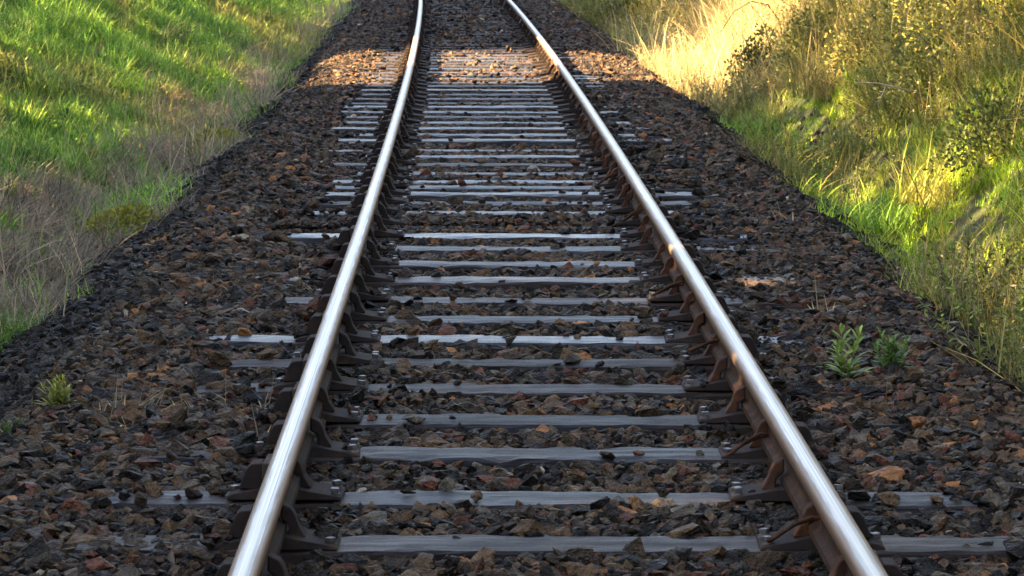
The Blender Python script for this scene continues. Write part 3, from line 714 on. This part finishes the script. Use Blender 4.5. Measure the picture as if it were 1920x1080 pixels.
# moss cushions at the foot of the grass bank
def moss(loc, sx, sy, label, seed):
    V, F, var = leaf_cloud(seed, 2600, sx, sy, .16, .024, .6, .5)
    o = link_mesh('moss_cushion', mesh_np('moss_cushion', V, F, var), leafmat('moss', False, (.20, .20, .025), .25, .5)); o.location = loc
    tag(o, label, 'moss', 'yellow moss cushions')
moss(on_bank(226, 458) + Vector((.05, 0, .06)), .30, .55, 'bright yellow green moss cushion at the ballast edge beside grey dead grass', 5)
moss(on_bank(394, 296) + Vector((.05, 0, .06)), .26, .8, 'small mustard yellow moss cushion further along the ballast edge', 6)

def twig(name, pts, r0, r1, mat, label, cat, branches=()):
    bm = bmesh.new(); n = len(pts)
    add_tube(bm, pts, [r0 + (r1 - r0) * i / (n - 1) for i in range(n)], 5)
    for b in branches: add_tube(bm, b, [r1 * 1.2] + [r1 * .7] * (len(b) - 1), 4)
    me = bm_mesh(name, bm); me.polygons.foreach_set('use_smooth', [True] * len(me.polygons))
    tag(link_mesh(name, me, mat), label, cat)
q = on_bank(1470, 110)
twig('bramble_stem', [q + Vector((.0, 0, 0)), q + Vector((-.06, -.2, .38)), q + Vector((-.20, -.4, .56)), q + Vector((-.38, -.6, .60)), q + Vector((-.56, -.7, .50)), q + Vector((-.70, -.8, .30))], .008, .004, M_bramble, 'thin dark bramble stem arching over the sunlit streak', 'stem')
q = on_bank(1720, 262)
twig('dead_twig', [q + Vector((.05, 0, .30)), q + Vector((-.12, -.1, .36)), q + Vector((-.3, -.15, .40)), q + Vector((-.46, -.2, .41))], .008, .004, M_twig, 'pale bare twig lying across the scrub above the bright tussock', 'twig', [[q + Vector((-.24, -.13, .39)), q + Vector((-.30, -.2, .25))]])
q = on_bank(1790, 60)
twig('dead_twig', [q + Vector((.1, 0, .2)), q + Vector((.02, -.1, .42)), q + Vector((-.08, -.15, .6)), q + Vector((-.2, -.2, .78))], .01, .004, M_twig, 'grey bare twig leaning in the upper scrub', 'twig', [[q + Vector((-.02, -.12, .5)), q + Vector((.1, -.2, .66))]])
q = on_bank(1520, 170)
twig('dead_twig', [q + Vector((.02, 0, .1)), q + Vector((.0, -.1, .3)), q + Vector((-.03, -.15, .5))], .007, .003, M_twig, 'thin upright dead twig between straw clump and dark shrub', 'twig')

# pale straw lying among the stones
n = 22
uu = rng.uniform(-1.5, -.9, n); yy = 11.3 + rng.normal(0, .25, n) + (rng.uniform(0, 1, n) > .6) * 4
straw_me = clump(333, 12, .06, .06, .16, .004, 1.5, .12)
xx = np.r_[uu, rng.uniform(1.0, 2.2, 8)]; yy = np.r_[yy, rng.uniform(9, 26, 8)]
zz = np.interp(np.abs(xx), [0, 1.35, 1.7, 2.3], [-.19, -.17, -.19, -.46])
m = len(xx)
scatter('straw_litter', np.c_[xx + xc(yy), yy, zz], np.c_[rng.normal(0, .2, (m, 2)), rng.uniform(0, 6.28, m)], np.ones((m, 3)) * rng.uniform(.5, 1.1, (m, 1)), np.zeros(m), np.tile((.42, .33, .19), (m, 1)) * jit(m), [straw_me], 'pale dry straw strewn over the ballast stones', 'straw')

# ------------------------------------------------------------------ trees on top of the grass bank, which shade the cutting
FLECK = [(at(1290, 960, -.2), .13), (at(1283, 470, -.02), .10), (at(1385, 680, -.02), .09), (at(1570, 388, -.5), .10),
         (at(345, 490, -.45), .08), (at(1195, 560, -.18), .07)]
L3 = np.array(Ldir)
def lit(P, rad):                              # True where a leaf spray would stand in one of the gaps the sun comes through
    t = (0 - P[:, 0]) / L3[0]; y0 = P[:, 1] + L3[1] * t; z0 = P[:, 2] + L3[2] * t
    zl = P[:, 2] + L3[2] * ((-2.1 - P[:, 0]) / L3[0])
    wob = (fbm(z0 * 1.3, y0 * 0, 91) - .5) * .9
    hi = np.clip((z0 - .4) / 1.0, 0, 1)
    out = (y0 > SUN0 - rad + wob + .6 * hi) & (y0 < SUN1 + rad + wob - 2.3 * hi) & (zl > -.26 - rad * .5)
    for q, r in FLECK:
        d = P - np.array(q); s = d @ L3; dist = np.linalg.norm(d - s[:, None] * L3, axis=1); out |= dist < r + rad * .55
    # the crowns are thin where their shade falls on the upper banks, so the sun comes through in flecks there
    zone = (z0 > 1.0) | (z0 < -2.3)
    thin = np.where(z0 > 1.0, THIN_R, np.where(z0 < -2.3, THIN_L, 0)) * np.interp(fbm(z0 * .45, y0 * .3, 93), [.35, .6], [.85, 1.08])
    return out | (np.random.default_rng(len(P) + int(abs(P[0, 1]) * 100)).uniform(size=len(P)) < thin), zone
THIN_R, THIN_L = .24, .18
M_crown = leafmat('tree_leaf', False, (.06, .095, .025), .12, .5)
def crown_sprays(seed, ctr, size, n, leaf):
    r = np.random.default_rng(seed)
    d = r.normal(size=(n, 3)); d /= np.linalg.norm(d, axis=1, keepdims=True)
    lob = .85 + .35 * (fbm(np.arctan2(d[:, 1], d[:, 0]) * 1.5 + seed, d[:, 2] * 2 + seed, seed % 40) - .3)
    p = d * (r.uniform(size=(n, 1)) ** .38) * lob[:, None] * np.array(size) + np.array(ctr)
    a = r.normal(size=(n, 3)); a /= np.linalg.norm(a, axis=1, keepdims=True); b = np.cross(a, r.normal(size=(n, 3))); b /= np.linalg.norm(b, axis=1, keepdims=True)
    return p, a, b, leaf * r.uniform(.7, 1.3, (n, 1)), r.uniform(size=n)
def tree(name, base, h, size, cz, n, leaf, label, cat, seed, group, trunk_r=.22):
    root = bpy.data.objects.new(name, None); C.objects.link(root); root.location = base; tag(root, label, cat, group)
    p, a, b, L, v = crown_sprays(seed, (base[0], base[1], base[2] + cz), size, n, leaf)
    gone, zone = lit(p, leaf * .55); k_ = ~gone; L = np.where(zone[:, None], L * .42, L)
    p, a, b, L, v = p[k_] - np.array(base), a[k_], b[k_], L[k_], v[k_]
    Vv = np.stack([p - a * L * .5, p + b * L * .42, p + a * L * .5, p - b * L * .42], 1).reshape(-1, 3)
    link_mesh('crown', mesh_np('crown', Vv, np.arange(len(Vv)).reshape(-1, 4), np.repeat(v, 4)), M_crown, root)
    r = random.Random(seed); bm = bmesh.new()
    if trunk_r > .1: add_tube(bm, [(0, 0, -.3), (r.uniform(-.1, .1), 0, h * .3), (r.uniform(-.2, .2), r.uniform(-.2, .2), h * .6), (0, 0, h * .92)], [trunk_r * 1.2, trunk_r, trunk_r * .6, .04], 10)
    for _ in range(7):
        a_ = r.uniform(0, 6.28); z0 = h * r.uniform(.2, .6); e = Vector((math.cos(a_) * size[0] * .7, math.sin(a_) * size[1] * .7, z0 + size[2] * r.uniform(.1, .5))); s_ = Vector((0, 0, z0))
        add_tube(bm, [s_, (s_ + e) * .5 + Vector((0, 0, .2)), e], [trunk_r * .4, trunk_r * .25, .02], 6)
    link_mesh('trunk', bm_mesh('trunk', bm), M_bark, root)
def gz(x, y): return float(ground_z(np.array([x]), np.array([y]))[0])
sd = 300
for row, x0 in ((0, -13.5), (1, -18.5)):
    for q in range(13):
        yq = -8 + q * 6.2 + row * 3.0; yc = yq + 38 / 60; xq = x0 + float(xc(max(yq, 0))) + random.uniform(-.6, .6); sd += 1
        if row == 0 and abs(yq + .125 * 13 - 37) < 2.2: continue
        tree('broadleaf_tree', (xq, yq, gz(xq, yq)), 14.5, (4.2, 4.4, 6.4), 8.0, 3800, .62, 'tall leafy tree on top of the grass bank shading the track', 'tree', sd, 'trees along the top of the grass bank')
for q in range(12):  # unseen trees added on the scrub side to hold back skylight
    yq = -4 + q * 6.4; xq = 13.5 + float(xc(max(yq, 0))) + random.uniform(-.8, .8); sd += 1
    tree('broadleaf_tree', (xq, yq, gz(xq, yq)), 14.5, (4.4, 4.2, 6.6), 8.0, 3200, .62, 'unseen leafy tree added on top of the scrub bank to cut skylight', 'tree', sd, 'unseen trees added along the top of the scrub bank')
for q in range(24):
    yq = -8 + q * 3.3; xq = -10.6 + float(xc(max(yq, 0))) + random.uniform(-.3, .3); sd += 1
    tree('hedge_bush', (xq, yq, gz(xq, yq)), 3.0, (1.5, 2.1, 2.0), 1.5, 1500, .34, 'dense hedge bush below the trees on the grass bank', 'bush', sd, 'hedge bushes below the trees', .06)
